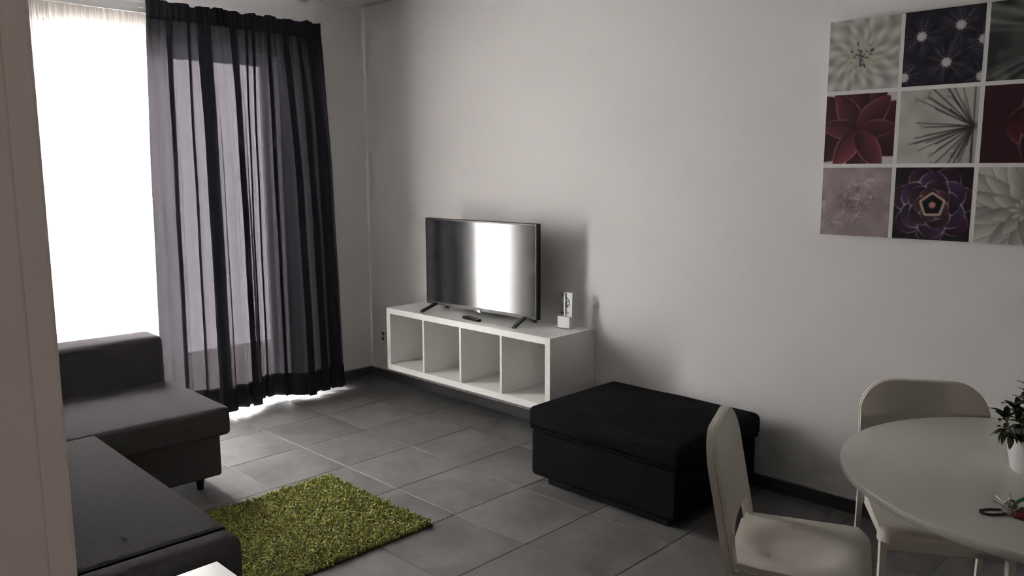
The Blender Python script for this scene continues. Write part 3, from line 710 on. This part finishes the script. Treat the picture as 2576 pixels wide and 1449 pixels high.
# one leaf blade, shared by all
bm = bmesh.new(); rows = []
for i in range(8):
    t = i/7; wd = 0.0088*math.sin(math.pi*t**0.9)**0.8+0.0004; zz = 0.006*math.sin(t*3.0)-0.006*t*t
    rows.append([bm.verts.new((0.046*t, -wd, zz+0.002)), bm.verts.new((0.046*t, 0, zz)), bm.verts.new((0.046*t, wd, zz+0.002))])
for A, B in zip(rows, rows[1:]):
    for k in range(2): bm.faces.new((A[k], A[k+1], B[k+1], B[k]))
bmesh.ops.solidify(bm, geom=bm.faces[:], thickness=0.0008)
bmesh.ops.recalc_face_normals(bm, faces=bm.faces)
leaf_me = bpy.data.meshes.new('leaf'); bm.to_mesh(leaf_me); bm.free(); leaf_me.materials.append(M_LEAF)
for p in leaf_me.polygons: p.use_smooth = True
rg = random.Random(11)
for k in range(24):
    a = 2*math.pi*k/24+rg.uniform(-.2, .2); lev = k % 4
    spread, hgt = ((0.085, 0.006), (0.075, 0.050), (0.055, 0.085), (0.030, 0.115))[lev]
    spread *= rg.uniform(0.85, 1.15); hgt += rg.uniform(-0.010, 0.012)
    r0 = 0.055 if lev < 2 else 0.03
    b0 = Vector((r0*math.cos(a), r0*math.sin(a), PH-0.010)); tip = Vector((spread*math.cos(a), spread*math.sin(a), PH+hgt))
    mid = (b0+tip)/2+Vector((0.008*math.cos(a), 0.008*math.sin(a), 0.024)); pts = [b0*(1-t)**2+mid*2*t*(1-t)+tip*t*t for t in [i/6 for i in range(7)]]
    bm = bmesh.new(); tube(bm, pts, 0.0013, 5); obj('stem', bm, M_STEM, pp)
    for i, (q, al) in enumerate([(3, 1.1), (4, -1.1), (5, 0.9), (5, -0.8), (6, 0.1), (6, 1.9), (6, -1.9)]):
        o = link('leaf', leaf_me, None, pp); o.location = pts[q]
        o.rotation_euler = (rg.uniform(-.6, .6), rg.uniform(-0.8, 0.35)+(0.7 if lev == 0 else 0), a+al+rg.uniform(-.4, .4)); s = rg.uniform(0.70, 1.10); o.scale = (s, s, s)

# ------------------------------------------------------------------ keys on the table
ky = thing('key_bunch', 'bunch of keys with red fob, green cord and grey strap on the round table', 'keys', (4.655, -1.43, TZ))
def pt(x, y, z=0.0): return (x-4.655, y+1.43, z)
bm = bmesh.new()
loop = [pt(4.622, -1.440), pt(4.606, -1.452), pt(4.592, -1.470), pt(4.588, -1.482), pt(4.597, -1.492), pt(4.614, -1.487), pt(4.629, -1.470), pt(4.638, -1.455)]
lp = spline([(p[0], p[1]) for p in loop], 40)
A = []
for i in range(40):
    d = lp[min(i+1, 39)]-lp[max(i-1, 0)]; d = d/np.hypot(*d); nrm = np.array([-d[1], d[0]]); wv = 0.003
    A.append([(lp[i][0]+nrm[0]*wv*s, lp[i][1]+nrm[1]*wv*s, zz) for s, zz in ((-1, 0.0005), (1, 0.0005), (1, 0.005), (-1, 0.005))])
R4 = [[bm.verts.new(p) for p in q] for q in A]
for a, b in zip(R4, R4[1:]):
    for k in range(4): bm.faces.new((a[k], a[(k+1) % 4], b[(k+1) % 4], b[k]))
bm.faces.new(R4[0]); bm.faces.new(R4[-1][::-1]); bmesh.ops.recalc_face_normals(bm, faces=bm.faces)
obj('strap', bm, M_STRAP, ky, 40)
bm = bmesh.new(); tube(bm, [Vector(pt(4.638+0.012*math.cos(a), -1.447+0.012*math.sin(a), 0.010+0.004*math.sin(a*1.0))) for a in [2*math.pi*i/24 for i in range(24)]], 0.0012, 6, closed=True); obj('split_ring', bm, M_STEEL, ky, True)
def key(loc, rz, tilt):
    bm = bmesh.new()
    tube(bm, [(0.010*math.cos(a), 0.010*math.sin(a), 0) for a in [2*math.pi*i/18 for i in range(18)]], 0.003, 6, closed=True)
    box(bm, 0.010, 0.040, -0.0028, 0.0028, -0.001, 0.001, bev=0.0004, seg=1)
    for k in range(5): box(bm, 0.016+k*0.0046, 0.0185+k*0.0046, -0.0048, -0.0028, -0.001, 0.001)
    o = obj('key', bm, M_STEEL, ky); o.location = loc; o.rotation_euler = (tilt, -0.25, rz)
key(pt(4.632, -1.430, 0.014), 2.5, 0.5); key(pt(4.636, -1.420, 0.018), 1.9, -0.6); key(pt(4.640, -1.436, 0.010), 3.1, 0.2); key(pt(4.645, -1.428, 0.020), 1.2, 0.9)
obj('fob', softbox(0.000, 0.070, -0.040, -0.002, 0.0005, 0.014, 0.006, (16, 14, 12), 0.002), M_RED, ky, True)
bm = bmesh.new(); tube(bm, [pt(4.645, -1.43, 0.010), pt(4.652, -1.412, 0.026), pt(4.668, -1.395, 0.034), pt(4.690, -1.392, 0.030), pt(4.706, -1.402, 0.016), pt(4.700, -1.418, 0.010), pt(4.680, -1.420, 0.016), pt(4.660, -1.424, 0.012)], 0.0042, 8)
obj('cord', bm, M_GREEN, ky, True)
bm = bmesh.new(); tube(bm, [pt(4.650, -1.462, 0.004), pt(4.660, -1.450, 0.017), pt(4.664, -1.436, 0.017), pt(4.668, -1.425, 0.014)], 0.0016, 6); obj('wire_loop', bm, M_STRAP, ky, True)

# ------------------------------------------------------------------ flower picture: nine photo prints on one canvas
NG = 132
gy, gx = np.mgrid[0:NG, 0:NG]; U = gx/(NG-1)*2-1; Vv = 1-gy/(NG-1)*2      # u right, v up
def sm(a, b, x): t = np.clip((x-a)/(b-a), 0, 1); return t*t*(3-2*t)
def mixc(A, B, f): f = np.asarray(f)[..., None]; return A*(1-f)+np.asarray(B, float)*f
def vnoise(freq, seed):
    r = np.random.default_rng(seed); g = r.random((freq+2, freq+2)); x = (U+1)/2*freq; y = (Vv+1)/2*freq
    i = np.clip(x.astype(int), 0, freq); j = np.clip(y.astype(int), 0, freq); fx = x-i; fy = y-j; fx = fx*fx*(3-2*fx); fy = fy*fy*(3-2*fy)
    return (g[j, i]*(1-fx)+g[j, i+1]*fx)*(1-fy)+(g[j+1, i]*(1-fx)+g[j+1, i+1]*fx)*fy
def bg(c): return np.zeros((NG, NG, 3))+np.asarray(c, float)
def polar(cx, cy): return np.hypot(U-cx, Vv-cy), np.arctan2(Vv-cy, U-cx)
def rays(th, n, seed, sharp=3):
    r = np.random.default_rng(seed); out = np.zeros_like(th)
    for k in range(n):
        a = r.uniform(-np.pi, np.pi); d = np.abs((th-a+np.pi) % (2*np.pi)-np.pi); out = np.maximum(out, np.exp(-(d*sharp*n/6)**2)*r.uniform(.4, 1))
    return out
def petal(I, cx, cy, ang, ln, wd, col, edge=None, ew=0.12, point=0.7, shade=0.35):
    x = (U-cx)*math.cos(ang)+(Vv-cy)*math.sin(ang); y = -(U-cx)*math.sin(ang)+(Vv-cy)*math.cos(ang)
    t = np.clip(x/ln, 0, 1); hwid = wd*np.sin(np.pi*np.clip(t, 0, 1)**0.8)**point
    ins = (x > 0) & (x < ln) & (np.abs(y) < hwid)
    q = np.where(hwid > 1e-4, np.abs(y)/np.maximum(hwid, 1e-4), 1)
    f = (1-shade)+shade*(0.5+0.5*y/np.maximum(hwid, 1e-4))+0.25*(t-0.5)
    c = np.asarray(col, float)[None, None]*f[..., None]
    if edge is not None:
        e = sm(1-ew*2, 1-ew*0.3, q)*sm(0.15, 0.5, t); c = mixc(c, edge, e)
    I[ins] = c[ins]
    return I
def line(I, x0, y0, x1, y1, wd, col, a=1.0):
    dx, dy = x1-x0, y1-y0; L2 = dx*dx+dy*dy; t = np.clip(((U-x0)*dx+(Vv-y0)*dy)/L2, 0, 1); d = np.hypot(U-x0-t*dx, Vv-y0-t*dy)
    return mixc(I, col, a*(1-sm(wd*0.5, wd*1.6, d)))
def dahlia(cx, cy, seed, dark, rad):
    I = bg((205, 203, 198)); r, th = polar(cx, cy); n = vnoise(8, seed)
    p = np.sin(th*11+6*r+2*n); p2 = np.sin(th*17-9*r+3*n)
    I = I*(0.90+0.09*p*sm(.1, .6, r)+0.07*p2)[..., None]; I = mixc(I, (190, 188, 160), np.exp(-(r/.45)**2)*.7)
    R = np.random.default_rng(seed)
    for k in range(60):
        a = R.uniform(0, 6.28); rr = R.uniform(0, rad); px, py = cx+rr*math.cos(a), cy+rr*math.sin(a)
        I = petal(I, px, py, a+R.uniform(-.3, .3), R.uniform(.07, .16), .025, (R.uniform(165, 222),)*3, None, shade=.3)
        if k % 2: I = line(I, px, py, px+.06*math.cos(a), py+.06*math.sin(a), .016, dark, .8)
    return I
def t_cactus():
    I = bg((38, 34, 46)); I = I*(0.7+0.5*vnoise(9, 3))[..., None]
    for k, (cx, cy, s) in enumerate(((-.55, .32, 1), (.42, .52, 1), (.12, -.42, 1), (-.95, -.75, .8), (1.0, -.85, .8), (1.0, .1, .8))):
        r, th = polar(cx, cy); rr = rays(th, 26, 20+k, 3.2)*sm(.12, .2, r)*(1-sm(.30, .62*s+.05, r))
        dash = 0.65+0.35*np.sin(r*70); I = mixc(I, (150, 138, 146), rr*dash*.72)
        R = np.random.default_rng(k); blob = .13+.02*np.sin(th*9+k)+.012*np.sin(th*17)
        I = mixc(I, (205, 200, 202), 1-sm(blob*.85, blob*1.1, r)); I = mixc(I, (120, 60, 70), np.exp(-((r-.17)/.03)**2)*.25)
    return I
def t_spiky():
    I = bg((50, 52, 50)); r, th = polar(1.1, 0.1); n = vnoise(6, 8)
    I = mixc(I, (105, 108, 104), sm(.3, .8, n)*.7); rr = rays(th, 46, 4, 4); I = mixc(I, (175, 178, 172), rr*.5*sm(.2, .8, r)); I = mixc(I, (18, 18, 20), np.exp(-(r/.75)**2)*.95)
    r2, _ = polar(-.3, .1); I = mixc(I, (140, 145, 140), np.exp(-(r2/.25)**2)*.4); return I
def t_red():
    I = bg((212, 208, 205)); R = np.random.default_rng(2)
    for ang, ln, wd, c in ((2.5, 1.7, .46, 74), (3.65, 1.7, .46, 66), (0.45, 1.65, .44, 78), (-.40, 1.6, .44, 72), (1.1, 1.6, .36, 84), (2.0, 1.6, .38, 86), (-1.57, 1.3, .42, 78), (1.55, 1.5, .32, 74)):
        I = petal(I, -.02, -.05, ang, ln, wd, (c+12, c*.40+8, c*.50+10), (c+34, c*.6+18, c*.7+18), .05, .75, .45)
    for ang, ln, wd, c in ((2.1, 1.25, .34, 92), (.85, 1.3, .34, 98), (3.0, 1.15, .28, 102), (.12, 1.1, .26, 90), (-2.15, 1.25, .32, 132), (-1.0, 1.3, .32, 110)):
        I = petal(I, -.02, -.06, ang, ln, wd, (c+8, c*.42+10, c*.50+10), (c+70, c*.8+34, c*.88+34), .07, .75, .45)
    return I
def t_seed():
    I = bg((196, 195, 188)); I = I*(0.9+.14*vnoise(5, 5))[..., None]; R = np.random.default_rng(9)
    for k in range(46):
        a = R.uniform(1.45, 4.75); ln = R.uniform(.5, 1.75); x1, y1 = .9+ln*math.cos(a), -.02+ln*math.sin(a)
        I = line(I, .9, -.02, x1, y1, R.uniform(.009, .016), (62, 58, 56), .85)
        if k % 3 == 0:
            for q in range(4): b = a+R.uniform(-1.2, 1.2); I = line(I, x1, y1, x1+.14*math.cos(b), y1+.14*math.sin(b), .007, (110, 106, 100), .7)
    r, _ = polar(.9, -.02); return mixc(I, (60, 52, 50), np.exp(-(r/.1)**2)*.9)
def t_dark_rose():
    I = bg((58, 26, 36))
    for ring_, (n, rad, ln, wd, c, e) in enumerate(((6, .35, 1.1, .6, (86, 34, 46), (150, 110, 118)), (5, .2, .85, .5, (74, 36, 46), (160, 130, 136)), (4, .1, .55, .34, (48, 24, 34), (170, 150, 150)), (3, .02, .3, .2, (110, 62, 70), (180, 160, 160)))):
        for k in range(n):
            a = 2*math.pi*k/n+ring_*.6; I = petal(I, .75+rad*math.cos(a)*.3, -.05+rad*math.sin(a)*.3, a, ln, wd, c, e, .06, .55, .5)
    return I
def t_dandelion():
    I = bg((168, 154, 155)); n = vnoise(7, 12); I = I*(0.88+.2*n)[..., None]; r0, _ = polar(0, 0); I = mixc(I, (112, 88, 92), np.exp(-(r0/.55)**2)*.75); R = np.random.default_rng(6)
    for k in range(16):
        cx, cy = R.normal(0, .36, 2); r, th = polar(cx, cy); rr = rays(th, 22, 60+k, 5)*np.exp(-(r/.24)**2); I = mixc(I, (222, 208, 206), rr*.75)
        I = mixc(I, (226, 212, 208), np.exp(-(r/.035)**2)*.8)
    for k in range(40):
        cx, cy = R.normal(0, .4, 2); b = R.uniform(0, 6.28); I = line(I, cx, cy, cx+.2*math.cos(b), cy+.2*math.sin(b), .006, (82, 56, 64), .5)
    return I
def t_rosette():
    I = bg((34, 24, 34))
    for q, (n, off, rad, ln, wd, c, e) in enumerate(((7, .2, .5, .62, .36, (72, 38, 58), (150, 128, 140)), (6, .55, .34, .58, .38, (78, 56, 92), (206, 190, 196)), (5, .1, .2, .5, .34, (70, 46, 66), (205, 180, 178)), (5, .7, .1, .38, .26, (92, 56, 66), (224, 196, 180)))):
        for k in range(n):
            a = off+2*math.pi*k/n; I = petal(I, .02+rad*math.cos(a), -.03+rad*math.sin(a), a, ln, wd, c, e, .07, .5, .5)
    r, th = polar(.02, -.03); I = mixc(I, (26, 16, 20), 1-sm(.26, .32, r)); 
    for k in range(5):
        a = .4+2*math.pi*k/5; b = a+1.15; I = line(I, .02+.32*math.cos(a), -.03+.32*math.sin(a), .02+.32*math.cos(b), -.03+.32*math.sin(b), .03, (222, 196, 178), .9)
    return mixc(I, (196, 140, 130), 1-sm(.07, .11, r))
def t_dahlia2():
    I = bg((196, 194, 188)); R = np.random.default_rng(31)
    for q in range(3):
        for k in range(15-q*3):
            a = 2*math.pi*k/(15-q*3)+q*.3+R.uniform(-.1, .1); s = 205-q*3+R.uniform(-16, 10)
            I = petal(I, .15+.1*math.cos(a), -.1+.1*math.sin(a), a, 1.7-q*.5, .24-.03*q, (s, s, s-7), (140, 138, 128), .10, .6, .32)
    r, th = polar(.15, -.1); I = mixc(I, (150, 152, 96), np.exp(-(r/.32)**2)*.65)
    for k in range(10):
        a = 2*math.pi*k/10; I = petal(I, .15, -.1, a, R.uniform(.25, .42), .07, (212, 210, 200), (120, 118, 92), .12, .6, .3)
    return I
PW = 0.925; GAP = 0.0165; CW = (PW-2*GAP)/3; PZ0 = 1.281; PX0 = 3.511
pic = thing('flower_picture', 'square white canvas of nine flower photographs on the wall above the table', 'picture', (PX0, 0, PZ0))
obj('canvas', boxes((0, PW, -0.030, -0.0005, 0, PW), bev=0.002), mat('white_canvas', (0.70, 0.695, 0.68, 1), 0.7, noise=(300, 0.02, 2), bump=(900, 0.1, 0.0005)), pic)
m = bpy.data.materials.new('photo_print'); m.use_nodes = True; b = m.node_tree.nodes['Principled BSDF']; b.inputs['Roughness'].default_value = 0.6; b.inputs['Specular IOR Level'].default_value = 0.25
va = m.node_tree.nodes.new('ShaderNodeVertexColor'); va.layer_name = 'print'; m.node_tree.links.new(va.outputs[0], b.inputs['Base Color'])
PR = [[(dahlia(-.05, -.05, 1, (40, 40, 36), .34), 'white dahlia with dark centre'), (t_cactus(), 'purple cactus spines with white centres'), (t_spiky(), 'dark blurred plant with pale spines')],
      [(t_red(), 'dark red pointed leaves on white'), (t_seed(), 'dandelion seed stalks on pale grey'), (t_dark_rose(), 'dark red succulent rosette')],
      [(t_dandelion(), 'pinkish dandelion clock'), (t_rosette(), 'purple succulent rosette with pale edges'), (t_dahlia2(), 'white dahlia with greenish centre')]]
for ri in range(3):
    for ci in range(3):
        I, lab = PR[ri][ci]; I = np.clip(I, 0, 255)/255
        for _ in range(2):
            Q = np.pad(I, ((1, 1), (1, 1), (0, 0)), mode='edge'); I = (Q[:-2, 1:-1]+Q[2:, 1:-1]+Q[1:-1, :-2]+Q[1:-1, 2:]+2*Q[1:-1, 1:-1])/6
        Lin = np.where(I <= 0.04045, I/12.92, ((I+0.055)/1.055)**2.4)*0.85
        x0 = ci*(CW+GAP); z1 = PW-ri*(CW+GAP)
        xs = x0+gx/(NG-1)*CW; zs_ = z1-gy/(NG-1)*CW
        Pm = np.stack([xs, np.full_like(xs, -0.0306), zs_], -1)
        o = gridmesh('print', Pm, m, pic); o['label'] = lab
        at = o.data.color_attributes.new('print', 'FLOAT_COLOR', 'POINT'); C4 = np.ones((NG, NG, 4)); C4[..., :3] = Lin; at.data.foreach_set('color', C4.ravel())
        mz = o.data
